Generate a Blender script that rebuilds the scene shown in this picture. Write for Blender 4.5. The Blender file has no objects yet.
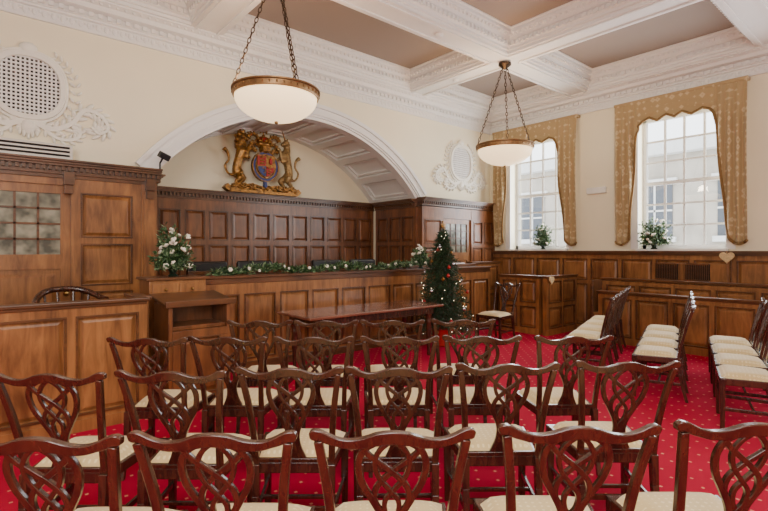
import bpy, bmesh, math, random
from mathutils import Vector, Matrix, Euler
random.seed(11)
sc = bpy.context.scene
COL = sc.collection

def lin(c):
    c = c/255.0
    return c/12.92 if c <= 0.04045 else ((c+0.055)/1.055)**2.4
def rgb(r, g, b): return (lin(r), lin(g), lin(b), 1.0)

# ------------------------------------------------------------------ materials
def new_mat(name):
    m = bpy.data.materials.new(name); m.use_nodes = True
    nt = m.node_tree
    return m, nt, nt.nodes["Principled BSDF"]
def mat_plain(name, col, rough=0.6, metal=0.0, noise=0.06, scale=6.0, bump=0.0, coat=0.0):
    m, nt, b = new_mat(name)
    b.inputs["Roughness"].default_value = rough
    b.inputs["Metallic"].default_value = metal
    b.inputs["Coat Weight"].default_value = coat
    tc = nt.nodes.new("ShaderNodeTexCoord")
    n = nt.nodes.new("ShaderNodeTexNoise"); n.inputs["Scale"].default_value = scale; n.inputs["Detail"].default_value = 4
    nt.links.new(tc.outputs["Object"], n.inputs["Vector"])
    r = nt.nodes.new("ShaderNodeValToRGB")
    r.color_ramp.elements[0].position = 0.3; r.color_ramp.elements[1].position = 0.7
    r.color_ramp.elements[0].color = tuple(max(0, c*(1-noise)) for c in col[:3])+(1,)
    r.color_ramp.elements[1].color = tuple(min(1, c*(1+noise)) for c in col[:3])+(1,)
    nt.links.new(n.outputs["Fac"], r.inputs["Fac"])
    nt.links.new(r.outputs["Color"], b.inputs["Base Color"])
    if bump:
        bp = nt.nodes.new("ShaderNodeBump"); bp.inputs["Strength"].default_value = bump; bp.inputs["Distance"].default_value = 0.01
        nt.links.new(n.outputs["Fac"], bp.inputs["Height"]); nt.links.new(bp.outputs["Normal"], b.inputs["Normal"])
    return m
def mat_wood(name, dark, light, rough=0.35, stretch=(9, 9, 1.2), coat=0.2, scale=1.6):
    m, nt, b = new_mat(name)
    b.inputs["Roughness"].default_value = rough
    b.inputs["Coat Weight"].default_value = coat
    b.inputs["Coat Roughness"].default_value = 0.25
    tc = nt.nodes.new("ShaderNodeTexCoord")
    mp = nt.nodes.new("ShaderNodeMapping"); mp.inputs["Scale"].default_value = stretch
    nt.links.new(tc.outputs["Object"], mp.inputs["Vector"])
    n = nt.nodes.new("ShaderNodeTexNoise"); n.inputs["Scale"].default_value = scale
    n.inputs["Detail"].default_value = 8; n.inputs["Distortion"].default_value = 0.7; n.inputs["Roughness"].default_value = 0.62
    nt.links.new(mp.outputs["Vector"], n.inputs["Vector"])
    n2 = nt.nodes.new("ShaderNodeTexNoise"); n2.inputs["Scale"].default_value = 2.1
    nt.links.new(tc.outputs["Object"], n2.inputs["Vector"])
    mx = nt.nodes.new("ShaderNodeMath"); mx.operation = 'MULTIPLY_ADD'
    mx.inputs[1].default_value = 0.62
    nt.links.new(n.outputs["Fac"], mx.inputs[0])
    m2 = nt.nodes.new("ShaderNodeMath"); m2.operation = 'MULTIPLY'; m2.inputs[1].default_value = 0.38
    nt.links.new(n2.outputs["Fac"], m2.inputs[0]); nt.links.new(m2.outputs[0], mx.inputs[2])
    r = nt.nodes.new("ShaderNodeValToRGB")
    r.color_ramp.elements[0].position = 0.35; r.color_ramp.elements[1].position = 0.65
    r.color_ramp.elements[0].color = dark; r.color_ramp.elements[1].color = light
    nt.links.new(mx.outputs[0], r.inputs["Fac"])
    nt.links.new(r.outputs["Color"], b.inputs["Base Color"])
    return m
def mat_emit(name, col, strength):
    m, nt, b = new_mat(name)
    b.inputs["Base Color"].default_value = col
    b.inputs["Emission Color"].default_value = col
    b.inputs["Emission Strength"].default_value = strength
    return m

M_WALL = mat_plain("cream_wall_paint", rgb(241, 232, 204), 0.85, noise=0.02, scale=1.5)
M_WHITE = mat_plain("white_plaster", rgb(234, 232, 229), 0.7, noise=0.02, scale=3)
M_RELIEF = mat_plain("ivory_plaster_relief", rgb(238, 234, 222), 0.75, noise=0.03, scale=8)
M_COFFER = mat_plain("taupe_ceiling_paint", rgb(150, 136, 126), 0.85, noise=0.02, scale=1)
M_OAK = mat_wood("oak_panel", rgb(94, 55, 27), rgb(166, 112, 64), 0.33)
M_OAKD = mat_wood("oak_dark_moulding", rgb(58, 33, 18), rgb(112, 70, 40), 0.28, stretch=(1.2, 9, 9))
M_OAKM = mat_wood("oak_recess_panel", rgb(82, 45, 24), rgb(142, 88, 50), 0.3)
M_MAHOG = mat_wood("mahogany_chair", rgb(38, 19, 13), rgb(84, 46, 30), 0.24, coat=0.5, scale=3)
M_TABLE = mat_wood("mahogany_table", rgb(84, 44, 32), rgb(138, 88, 66), 0.14, stretch=(1.2, 8, 8), coat=0.6)
M_BRASS = mat_plain("aged_brass", rgb(150, 118, 66), 0.35, 1.0, noise=0.2, scale=12)
M_BRONZE = mat_plain("dark_bronze", rgb(70, 55, 42), 0.45, 0.9, noise=0.2, scale=12)
M_RIM = mat_plain("bronzed_brass_rim", rgb(140, 108, 72), 0.4, 0.7, noise=0.2, scale=12)
M_GOLD = mat_plain("gilded_carving", rgb(140, 98, 42), 0.36, 0.5, noise=0.7, scale=26)
M_BLACK = mat_plain("black_plastic", rgb(22, 22, 24), 0.45)
M_DARK = mat_plain("dark_void", rgb(30, 24, 20), 0.9)
M_RED = mat_plain("heraldic_red", rgb(165, 28, 26), 0.5)
M_BLUE = mat_plain("heraldic_blue", rgb(35, 55, 120), 0.5)
M_SILVER = mat_plain("silver_bauble_foil", rgb(190, 190, 196), 0.22, 0.9)
M_LEATHER = mat_plain("black_leather", rgb(26, 24, 24), 0.4)
M_LEAF = mat_plain("dark_green_leaves", rgb(52, 82, 42), 0.55, noise=0.5, scale=14)
M_LEAFL = mat_plain("grey_green_leaves", rgb(116, 138, 100), 0.55, noise=0.4, scale=14)
M_NEEDLE = mat_plain("fir_needles", rgb(36, 64, 36), 0.6, noise=0.5, scale=10)
M_PETAL = mat_plain("ivory_petals", rgb(240, 234, 218), 0.6)
M_CERAM = mat_plain("dark_green_vase", rgb(30, 44, 32), 0.3)
M_FABTRIM = mat_plain("bronze_fringe", rgb(128, 98, 54), 0.8, noise=0.3, scale=60)
M_HEART = mat_plain("pale_wicker_heart", rgb(205, 178, 132), 0.8, noise=0.2, scale=40)
M_STONE = mat_plain("pale_stone", rgb(170, 162, 150), 0.9, noise=0.2, scale=1.2)
M_SLATE = mat_plain("window_dark", rgb(74, 80, 88), 0.3)
M_FRAMEW = mat_plain("exterior_frame_paint", rgb(205, 205, 202), 0.6)
M_BAND = mat_emit("frosted_glass_bowl", (1.0, 0.74, 0.42, 1), 1.9)
M_FAIRY = mat_emit("fairy_light", (1.0, 0.85, 0.6, 1), 4.0)

def mat_carpet():
    m, nt, b = new_mat("red_spotted_carpet")
    b.inputs["Roughness"].default_value = 0.95
    b.inputs["Specular IOR Level"].default_value = 0.15
    tc = nt.nodes.new("ShaderNodeTexCoord")
    mp = nt.nodes.new("ShaderNodeMapping"); mp.inputs["Rotation"].default_value = (0, 0, math.radians(45))
    mp.inputs["Scale"].default_value = (7.6, 7.6, 7.6)
    nt.links.new(tc.outputs["Object"], mp.inputs["Vector"])
    v = nt.nodes.new("ShaderNodeTexVoronoi"); v.inputs["Randomness"].default_value = 0.0; v.inputs["Scale"].default_value = 1.0
    v.voronoi_dimensions = '2D'; v.distance = 'MANHATTAN'
    nt.links.new(mp.outputs["Vector"], v.inputs["Vector"])
    r = nt.nodes.new("ShaderNodeValToRGB"); r.color_ramp.interpolation = 'CONSTANT'
    r.color_ramp.elements[0].color = rgb(214, 140, 112)
    r.color_ramp.elements[1].position = 0.10; r.color_ramp.elements[1].color = rgb(172, 6, 50)
    nt.links.new(v.outputs["Distance"], r.inputs["Fac"])
    n = nt.nodes.new("ShaderNodeTexNoise"); n.inputs["Scale"].default_value = 1.2; n.inputs["Detail"].default_value = 5
    nt.links.new(tc.outputs["Object"], n.inputs["Vector"])
    mr = nt.nodes.new("ShaderNodeMapRange"); mr.inputs["To Min"].default_value = 0.75; mr.inputs["To Max"].default_value = 1.2
    nt.links.new(n.outputs["Fac"], mr.inputs["Value"])
    mul = nt.nodes.new("ShaderNodeMixRGB"); mul.blend_type = 'MULTIPLY'; mul.inputs[0].default_value = 1
    nt.links.new(r.outputs["Color"], mul.inputs[1]); nt.links.new(mr.outputs[0], mul.inputs[2])
    nt.links.new(mul.outputs[0], b.inputs["Base Color"])
    n3 = nt.nodes.new("ShaderNodeTexNoise"); n3.inputs["Scale"].default_value = 400
    bp = nt.nodes.new("ShaderNodeBump"); bp.inputs["Strength"].default_value = 0.3; bp.inputs["Distance"].default_value = 0.004
    nt.links.new(tc.outputs["Object"], n3.inputs["Vector"]); nt.links.new(n3.outputs["Fac"], bp.inputs["Height"])
    nt.links.new(bp.outputs["Normal"], b.inputs["Normal"])
    return m
M_CARPET = mat_carpet()

def mat_damask(name, c1, c2, scale, rnd=.15):
    m, nt, b = new_mat(name)
    b.inputs["Roughness"].default_value = 0.7
    b.inputs["Sheen Weight"].default_value = 0.3
    tc = nt.nodes.new("ShaderNodeTexCoord")
    v = nt.nodes.new("ShaderNodeTexVoronoi"); v.inputs["Scale"].default_value = scale; v.inputs["Randomness"].default_value = rnd
    v.distance = 'MANHATTAN'
    nt.links.new(tc.outputs["Object"], v.inputs["Vector"])
    r = nt.nodes.new("ShaderNodeValToRGB")
    e = r.color_ramp.elements
    e[0].color = c2; e[0].position = 0.12; e[1].color = c1; e[1].position = 0.3
    x = e.new(0.5); x.color = c1
    x = e.new(0.62); x.color = c2
    nt.links.new(v.outputs["Distance"], r.inputs["Fac"])
    nt.links.new(r.outputs["Color"], b.inputs["Base Color"])
    return m
M_DAMASK = mat_damask("gold_damask", rgb(204, 184, 144), rgb(174, 149, 106), 9, .4)
M_SEAT = mat_damask("cream_seat_fabric", rgb(234, 214, 164), rgb(214, 188, 132), 34)

def mat_leaded():
    m, nt, b = new_mat("obscure_leaded_glass")
    b.inputs["Roughness"].default_value = 0.12
    tc = nt.nodes.new("ShaderNodeTexCoord")
    n = nt.nodes.new("ShaderNodeTexNoise"); n.inputs["Scale"].default_value = 7
    nt.links.new(tc.outputs["Object"], n.inputs["Vector"])
    r = nt.nodes.new("ShaderNodeValToRGB")
    r.color_ramp.elements[0].position = .35; r.color_ramp.elements[1].position = .65
    r.color_ramp.elements[0].color = rgb(84, 86, 78); r.color_ramp.elements[1].color = rgb(160, 158, 140)
    nt.links.new(n.outputs["Fac"], r.inputs["Fac"]); nt.links.new(r.outputs["Color"], b.inputs["Base Color"])
    n2 = nt.nodes.new("ShaderNodeTexNoise"); n2.inputs["Scale"].default_value = 60
    bp = nt.nodes.new("ShaderNodeBump"); bp.inputs["Strength"].default_value = 0.5
    nt.links.new(n2.outputs["Fac"], bp.inputs["Height"]); nt.links.new(bp.outputs["Normal"], b.inputs["Normal"])
    return m
M_LEADED = mat_leaded()
def mat_glass():
    m, nt, b = new_mat("clear_pane")
    out = [n for n in nt.nodes if n.type == 'OUTPUT_MATERIAL'][0]
    t = nt.nodes.new("ShaderNodeBsdfTransparent"); g = nt.nodes.new("ShaderNodeBsdfGlossy")
    g.inputs["Roughness"].default_value = 0.02
    mx = nt.nodes.new("ShaderNodeMixShader"); mx.inputs[0].default_value = 0.04
    nt.links.new(t.outputs[0], mx.inputs[1]); nt.links.new(g.outputs[0], mx.inputs[2])
    nt.links.new(mx.outputs[0], out.inputs["Surface"])
    return m
M_GLASS = mat_glass()

# ------------------------------------------------------------------ mesh builder
def catmull(pts, n=6):
    P = [Vector(p) for p in pts]
    P = [P[0]*2-P[1]] + P + [P[-1]*2-P[-2]]
    out = []
    for i in range(1, len(P)-2):
        a, b, c, d = P[i-1], P[i], P[i+1], P[i+2]
        for k in range(n):
            t = k/n
            out.append(0.5*((2*b)+(c-a)*t+(2*a-5*b+4*c-d)*t*t+(3*b-a-3*c+d)*t**3))
    out.append(P[-2].copy())
    return out
class MB:
    def __init__(s): s.v = []; s.f = []; s.m = []
    def face(s, idx, mi=0): s.f.append(tuple(idx)); s.m.append(mi)
    def add(s, vs, fs, mi=0):
        o = len(s.v); s.v += [Vector(v) for v in vs]
        for f in fs: s.face([o+i for i in f], mi)
    def box(s, x0, x1, y0, y1, z0, z1, mi=0):
        s.add([(x0,y0,z0),(x1,y0,z0),(x1,y1,z0),(x0,y1,z0),(x0,y0,z1),(x1,y0,z1),(x1,y1,z1),(x0,y1,z1)],
              [(0,3,2,1),(4,5,6,7),(0,1,5,4),(1,2,6,5),(2,3,7,6),(3,0,4,7)], mi)
    def hexa(s, b, t, mi=0):
        s.add(list(b)+list(t), [(0,3,2,1),(4,5,6,7),(0,1,5,4),(1,2,6,5),(2,3,7,6),(3,0,4,7)], mi)
    def frustum_panel(s, x0, x1, z0, z1, y, d, m, mi=0):
        s.hexa([(x0,y,z0),(x1,y,z0),(x1,y,z1),(x0,y,z1)],
               [(x0+m,y-d,z0+m),(x1-m,y-d,z0+m),(x1-m,y-d,z1-m),(x0+m,y-d,z1-m)], mi)
    def lathe(s, prof, n=24, c=(0,0,0), mi=0, sx=1, sy=1, cap=True):
        o = len(s.v)
        for r, z in prof:
            for k in range(n):
                a = 2*math.pi*k/n
                s.v.append(Vector((c[0]+r*math.cos(a)*sx, c[1]+r*math.sin(a)*sy, c[2]+z)))
        for i in range(len(prof)-1):
            for k in range(n):
                k2 = (k+1) % n
                s.face([o+i*n+k, o+i*n+k2, o+(i+1)*n+k2, o+(i+1)*n+k], mi)
        if cap:
            if prof[0][0] > 1e-4: s.face([o+k for k in range(n)][::-1], mi)
            if prof[-1][0] > 1e-4: s.face([o+(len(prof)-1)*n+k for k in range(n)], mi)
    def tube(s, pts, rad, n=8, mi=0, closed=False):
        P = [Vector(p) for p in pts]; o = len(s.v); L = len(P)
        R = rad if isinstance(rad, (list, tuple)) else [rad]*L
        prev = None
        for i, p in enumerate(P):
            if closed: d = P[(i+1) % L]-P[i-1]
            else: d = P[min(i+1, L-1)]-P[max(i-1, 0)]
            if d.length < 1e-9: d = Vector((0,0,1))
            d.normalize()
            if prev is None:
                a = Vector((0,0,1)) if abs(d.z) < 0.9 else Vector((1,0,0))
                u = d.cross(a).normalized()
            else:
                u = (prev - d*prev.dot(d)).normalized()
            prev = u; w = d.cross(u)
            for k in range(n):
                t = 2*math.pi*k/n
                s.v.append(p+(u*math.cos(t)+w*math.sin(t))*R[i])
        for i in range(L if closed else L-1):
            j = (i+1) % L
            for k in range(n):
                k2 = (k+1) % n
                s.face([o+i*n+k, o+i*n+k2, o+j*n+k2, o+j*n+k], mi)
        if not closed:
            s.face([o+k for k in range(n)][::-1], mi); s.face([o+(L-1)*n+k for k in range(n)], mi)
    def ribbon(s, pts, w, y0, y1, mi=0, closed=False):
        P = [Vector((p[0], p[1])) for p in pts]; L = len(P); o = len(s.v)
        W = w if isinstance(w, (list, tuple)) else [w]*L
        for i, p in enumerate(P):
            if closed: d = P[(i+1) % L]-P[i-1]
            else: d = P[min(i+1, L-1)]-P[max(i-1, 0)]
            if d.length < 1e-9: d = Vector((1, 0))
            d.normalize(); nrm = Vector((-d.y, d.x))*W[i]*0.5
            a = p+nrm; b = p-nrm
            s.v += [Vector((a.x, y0, a.y)), Vector((b.x, y0, b.y)), Vector((b.x, y1, b.y)), Vector((a.x, y1, a.y))]
        for i in range(L if closed else L-1):
            j = (i+1) % L
            for k in range(4):
                k2 = (k+1) % 4
                s.face([o+i*4+k, o+i*4+k2, o+j*4+k2, o+j*4+k], mi)
        if not closed:
            s.face([o+3, o+2, o+1, o], mi); q = o+(L-1)*4; s.face([q, q+1, q+2, q+3], mi)
    def poly(s, pts, y0, y1, mi=0):
        n = len(pts)
        vs = [(p[0], y0, p[1]) for p in pts]+[(p[0], y1, p[1]) for p in pts]
        fs = [tuple(range(n)), tuple(range(2*n-1, n-1, -1))]+[(i, (i+1) % n, n+(i+1) % n, n+i) for i in range(n)]
        s.add(vs, fs, mi)
    def blob(s, c, r, seg=10, rings=6, rot=None, mi=0):
        if not isinstance(r, (list, tuple)): r = (r, r, r)
        o = len(s.v); R = rot.to_matrix() if rot else Matrix.Identity(3); c = Vector(c)
        def pt(a, b): return c+R @ Vector((r[0]*math.sin(a)*math.cos(b), r[1]*math.sin(a)*math.sin(b), r[2]*math.cos(a)))
        s.v.append(pt(0, 0))
        for i in range(1, rings):
            for k in range(seg): s.v.append(pt(math.pi*i/rings, 2*math.pi*k/seg))
        s.v.append(pt(math.pi, 0)); e = len(s.v)-1
        for k in range(seg):
            k2 = (k+1) % seg
            s.face([o, o+1+k, o+1+k2], mi); s.face([e, e-seg+k2, e-seg+k], mi)
            for i in range(rings-2):
                a = o+1+i*seg
                s.face([a+k, a+seg+k, a+seg+k2, a+k2], mi)
    def map(s, fn, start=0):
        for i in range(start, len(s.v)): s.v[i] = Vector(fn(s.v[i]))
    def obj(s, name, mats, loc=(0,0,0), rz=0.0, parent=None, smooth=None, bevel=0.0, recalc=True):
        me = bpy.data.meshes.new(name)
        me.from_pydata([tuple(v) for v in s.v], [], s.f)
        for m in (mats if isinstance(mats, (list, tuple)) else [mats]): me.materials.append(m)
        me.polygons.foreach_set("material_index", s.m)
        if recalc:
            bm = bmesh.new(); bm.from_mesh(me); bmesh.ops.recalc_face_normals(bm, faces=bm.faces); bm.to_mesh(me); bm.free()
        if smooth is not None:
            me.polygons.foreach_set("use_smooth", [True]*len(me.polygons))
            me.set_sharp_from_angle(angle=math.radians(smooth))
        me.update()
        o = bpy.data.objects.new(name, me); COL.objects.link(o)
        o.location = loc; o.rotation_euler = (0, 0, rz)
        if parent is not None: o.parent = parent
        if bevel:
            b = o.modifiers.new("bevel", 'BEVEL'); b.width = bevel; b.segments = 2; b.limit_method = 'ANGLE'
        return o
def empty(name, loc=(0,0,0), rz=0):
    e = bpy.data.objects.new(name, None); COL.objects.link(e); e.location = loc; e.rotation_euler = (0,0,rz)
    e.empty_display_size = 0.1
    return e
def tag(o, label, cat, group=None):
    o["label"] = label; o["category"] = cat
    if group: o["group"] = group
    return o
def struct(o): o["kind"] = "structure"; return o
TR = [0]
def trim(mb, mats, **k):
    TR[0] += 1
    return struct(mb.obj("trim_%d" % TR[0], mats, **k))
def copy_thing(root, loc, rz, scale=None):
    n = root.copy(); COL.objects.link(n); n.location = loc; n.rotation_euler = (0, 0, rz)
    if scale: n.scale = scale
    def rec(a, b):
        for ch in [c for c in a.children]:
            c = ch.copy(); COL.objects.link(c); c.parent = b; c.matrix_parent_inverse = ch.matrix_parent_inverse
            rec(ch, c)
    rec(root, n)
    return n

def panelling(mb, x0, x1, z0, z1, rows, n, t=0.03, sw=0.075, y=0.0, mi=0, rel=0.026):
    mb.box(x0, x1, y-t, y, z0, z1, mi)
    zs = [z0]
    for a, b in rows: zs += [a, b]
    zs.append(z1)
    for i in range(0, len(zs), 2):
        if zs[i+1]-zs[i] > 0.005: mb.box(x0, x1, y-t-rel, y-t, zs[i], zs[i+1], mi)
    w = (x1-x0-sw)/n
    for a, b in rows:
        for k in range(n+1):
            mb.box(x0+k*w, x0+k*w+sw, y-t-rel, y-t, a, b, mi)
        for k in range(n):
            xa, xb = x0+k*w+sw, x0+(k+1)*w
            d = rel+.008
            mb.box(xa-.006, xa+.012, y-t-d, y-t, a-.006, b+.006, 1); mb.box(xb-.012, xb+.006, y-t-d, y-t, a-.006, b+.006, 1)
            mb.box(xa+.012, xb-.012, y-t-d, y-t, a-.006, a+.012, 1); mb.box(xa+.012, xb-.012, y-t-d, y-t, b-.012, b+.006, 1)
            mb.frustum_panel(xa+.022, xb-.022, a+.022, b-.022, y-t, 0.02, 0.035, mi)
def crown(mb, x0, x1, z, y=0.0, mi=1, d0=0.05, dent=True, s=1.0):
    mb.box(x0, x1, y-d0-.03*s, y, z-.16*s, z-.13*s, mi)
    mb.box(x0, x1, y-d0-.02*s, y, z-.13*s, z-.07*s, mi)
    mb.box(x0, x1, y-d0-.075*s, y, z-.07*s, z-.045*s, mi)
    mb.box(x0, x1, y-d0-.10*s, y, z-.045*s, z-.02*s, mi)
    mb.box(x0, x1, y-d0-.13*s, y, z-.02*s, z, mi)
    if dent:
        k = x0+.02
        while k < x1-.03:
            mb.box(k, k+.03, y-d0-.06*s, y-d0-.02*s, z-.12*s, z-.072*s, mi); k += .06

# ------------------------------------------------------------------ room shell
XL, YR, ZC = -12.5, -9.5, 4.87
mb = MB(); mb.box(XL, 0.0, YR, 0, -0.1, 0); struct(mb.obj("floor", M_CARPET))
mb = MB(); mb.box(XL-.2, .4, YR-.2, 1.8, ZC, ZC+.15); struct(mb.obj("ceiling", M_COFFER))

AC, RI, ZA = -4.8, 3.17, 0.59
ZS = 2.6; HA = math.acos((ZS-ZA)/RI); HW = RI*math.sin(HA)
mb = MB()
mb.box(XL-.2, AC-HW, 0, .25, 0, ZC); mb.box(AC+HW, .4, 0, .25, 0, ZC)
NA = 48; arc = []
for i in range(NA+1):
    a = -HA+2*HA*i/NA; arc.append((AC+RI*math.sin(a), ZA+RI*math.cos(a)))
for i in range(NA):
    (xa, za), (xb, zb) = arc[i], arc[i+1]
    mb.hexa([(xa,0,za),(xb,0,zb),(xb,.25,zb),(xa,.25,za)], [(xa,0,ZC),(xb,0,ZC),(xb,.25,ZC),(xa,.25,ZC)])
struct(mb.obj("wall_back", M_WALL))
RD = 1.42
mb = MB(); mb.box(AC-HW-.2, AC+HW+.2, RD, RD+.15, 0, 4.2); struct(mb.obj("wall_recess", M_WALL))
mb = MB(); mb.box(AC+HW, AC+HW+.15, .25, RD, 0, ZS+.05); mb.box(AC-HW-.15, AC-HW, .25, RD, 0, ZS+.05)
struct(mb.obj("wall_recess_side", M_WALL))
mb = MB()
def arcseg(r0, r1, a0, a1, y0, y1, n=4, mi=0):
    for i in range(n):
        p, q = a0+(a1-a0)*i/n, a0+(a1-a0)*(i+1)/n
        f = lambda r, a, y: (AC+r*math.sin(a), y, ZA+r*math.cos(a))
        mb.hexa([f(r0,p,y0), f(r0,q,y0), f(r0,q,y1), f(r0,p,y1)], [f(r1,p,y0), f(r1,q,y0), f(r1,q,y1), f(r1,p,y1)], mi)
arcseg(RI, RI+.12, -HA-.03, HA+.03, .0, RD, 48)
arcseg(RI-.06, RI, -HA, HA, -.02, .16, 48); arcseg(RI-.06, RI, -HA, HA, RD-.16, RD, 48)
NS = 9
for i in range(NS+1):
    a = -HA+2*HA*i/NS; h = .026
    arcseg(RI-.06, RI, max(-HA, a-h), min(HA, a+h), .16, RD-.16, 2)
for i in range(NS):
    a0 = -HA+2*HA*i/NS+.026; a1 = -HA+2*HA*(i+1)/NS-.026
    arcseg(RI-.035, RI, a0+.012, a0+.022, .2, RD-.2, 1); arcseg(RI-.035, RI, a1-.022, a1-.012, .2, RD-.2, 1)
    arcseg(RI-.035, RI, a0+.022, a1-.022, .2, .24, 2); arcseg(RI-.035, RI, a0+.022, a1-.022, RD-.24, RD-.2, 2)
trim(mb, M_WHITE)
mb = MB()
arcseg(RI-.01, RI+.2, -HA-.02, HA+.02, -.05, 0, 60)
arcseg(RI+.02, RI+.06, -HA-.02, HA+.02, -.075, -.05, 60)
arcseg(RI+.14, RI+.2, -HA-.02, HA+.02, -.09, -.05, 60)
trim(mb, M_WHITE)

WINS = [(-1.22, .66), (-3.9, .66), (-6.9, .66)]
WZ0, WZ1 = 1.56, 3.9
mb = MB()
ycur = 0.0
for c, h in WINS:
    mb.box(0, .4, c+h, ycur, 0, ZC); mb.box(0, .4, c-h, c+h, 0, WZ0); mb.box(0, .4, c-h, c+h, WZ1, ZC)
    ycur = c-h
mb.box(0, .4, YR, ycur, 0, ZC)
struct(mb.obj("wall_right", M_WALL))
mb = MB(); mb.box(XL-.2, XL, YR, 0, 0, ZC); struct(mb.obj("wall_left", M_WALL))
mb = MB(); mb.box(XL-.2, .4, YR-.2, YR, 0, ZC); struct(mb.obj("wall_front", M_WALL))
for i, (c, h) in enumerate(WINS):
    mb = MB(); X = .2
    y0, y1 = c-h, c+h
    mb.box(X, X+.08, y0, y0+.06, WZ0, WZ1); mb.box(X, X+.08, y1-.06, y1, WZ0, WZ1)
    mb.box(X, X+.08, y0, y1, WZ0, WZ0+.08); mb.box(X, X+.08, y0, y1, WZ1-.06, WZ1)
    zm = (WZ0+WZ1)/2
    mb.box(X-.01, X+.08, y0+.06, y1-.06, zm-.03, zm+.03)
    for k in range(1, 4):
        yy = y0+.06+(y1-y0-.12)*k/4; mb.box(X+.01, X+.05, yy-.016, yy+.016, WZ0+.08, WZ1-.06)
    for k in range(1, 6):
        if k == 3: continue
        zz = WZ0+.05+(WZ1-WZ0-.1)*k/6; mb.box(X+.012, X+.048, y0+.06, y1-.06, zz-.016, zz+.016)
    mb.box(X+.03, X+.034, y0+.05, y1-.05, WZ0+.05, WZ1-.05, 1)
    mb.box(-.05, X, y0-.03, y1+.03, WZ0-.035, WZ0+.006)
    mb.box(-.02, 0, y0-.12, y0, WZ0+.006, WZ1+.12); mb.box(-.02, 0, y1, y1+.12, WZ0+.006, WZ1+.12); mb.box(-.02, 0, y0, y1, WZ1, WZ1+.12)
    struct(mb.obj("window_%d" % (i+1), [M_WHITE, M_GLASS]))

ZB = 4.55
XB = [0, -2.575, -6.6, -10.5]; YB = [0, -2.23, -5.2, -8.2]
hw = .22
def edges(B, end):
    L = []
    for i in range(len(B)):
        hi = B[i]-(.27 if i == 0 else hw)
        lo = (B[i+1]+hw) if i+1 < len(B) else end+.27
        L.append((lo, hi))
    return L
EX, EY = edges(XB, XL), edges(YB, YR)
prof = [(-.01, ZB+.04), (.025, ZB+.045), (.025, ZB+.08), (.05, ZB+.095), (.05, ZB+.155), (.08, ZB+.17), (.11, ZB+.22), (.14, ZB+.25), (.14, ZB+.29), (.17, ZB+.30), (.17, ZC-.002)]
for (xa, xb) in EX:
    for (ya, yb) in EY:
        mb = MB(); o = 0
        for d, z in prof:
            mb.v += [Vector((xa+d, ya+d, z)), Vector((xb-d, ya+d, z)), Vector((xb-d, yb-d, z)), Vector((xa+d, yb-d, z))]
        for i in range(len(prof)-1):
            for k in range(4):
                k2 = (k+1) % 4; mb.face([i*4+k, i*4+k2, (i+1)*4+k2, (i+1)*4+k])
        k = xa+.06
        while k < xb-.08:
            for yy, sg in ((ya+.05, 1), (yb-.05, -1)):
                mb.box(k, k+.04, min(yy, yy+sg*.03), max(yy, yy+sg*.03), ZB+.10, ZB+.15)
                mb.blob((k+.02, yy+sg*.065, ZB+.225), (.025, .026, .026), 6, 4)
            k += .08
        k = ya+.06
        while k < yb-.08:
            for xx, sg in ((xa+.05, 1), (xb-.05, -1)):
                mb.box(min(xx, xx+sg*.03), max(xx, xx+sg*.03), k, k+.04, ZB+.10, ZB+.15)
                mb.blob((xx+sg*.065, k+.02, ZB+.225), (.026, .025, .026), 6, 4)
            k += .08
        trim(mb, M_WHITE, recalc=False)
mb = MB()
xs = [XL]+[v for e in reversed(EX) for v in e]+[0]
for i in range(0, len(xs), 2): mb.box(xs[i], xs[i+1], YR, 0, ZB, ZC-.003)
trim(mb, M_WHITE)
mb = MB()
ys = [YR]+[v for e in reversed(EY) for v in e]+[0]
for i in range(0, len(ys), 2):
    for (xa, xb) in EX: mb.box(xa, xb, ys[i], ys[i+1], ZB, ZC-.003)
for b in XB[1:]:
    for (ya, yb) in EY:
        for s in (-1, 1):
            x = b+s*.15; mb.box(x-.02, x+.02, ya-.05, yb+.05, ZB-.02, ZB-.001)
for b in YB[1:]:
    for (xa, xb) in EX:
        for s in (-1, 1):
            y = b+s*.15; mb.box(xa-.05, xb+.05, y-.02, y+.02, ZB-.02, ZB-.001)
trim(mb, M_WHITE)
def cornice(axis, a, b):
    mb = MB()
    P = [(0, 4.2), (.035, 4.2), (.035, 4.225), (.02, 4.23), (.02, 4.33), (.05, 4.34), (.05, 4.36), (.07, 4.37), (.07, 4.43), (.15, 4.45), (.17, 4.50), (.24, 4.53), (.24, 4.56), (0, 4.56)]
    def pt(d, l, z): return (l, -d, z) if axis == 'x' else (-d, l, z)
    n = len(P)
    vs = [pt(d, a, z) for d, z in P]+[pt(d, b, z) for d, z in P]
    mb.add(vs, [(i, (i+1) % n, n+(i+1) % n, n+i) for i in range(n)])
    k = a+.03
    while k < b-.05:
        p = pt(.07, k, 4.375); q = pt(.11, k+.05, 4.425)
        mb.box(min(p[0], q[0]), max(p[0], q[0]), min(p[1], q[1]), max(p[1], q[1]), p[2], q[2])
        k += .1
    k = a+.05
    while k < b-.05:
        c = pt(.022, k, 4.28); r = (.03, .014, .04) if axis == 'x' else (.014, .03, .04)
        mb.blob(c, r, 6, 4)
        c = pt(.022, k+.045, 4.30); r = (.015, .012, .02) if axis == 'x' else (.012, .015, .02)
        mb.blob(c, r, 5, 4)
        c = pt(.2, k, 4.515); r = (.022, .02, .018) if axis == 'x' else (.02, .022, .018)
        mb.blob(c, r, 6, 4)
        k += .09
    trim(mb, M_WHITE, recalc=True)
cornice('x', XL, 0); cornice('y', YR, 0)

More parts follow.
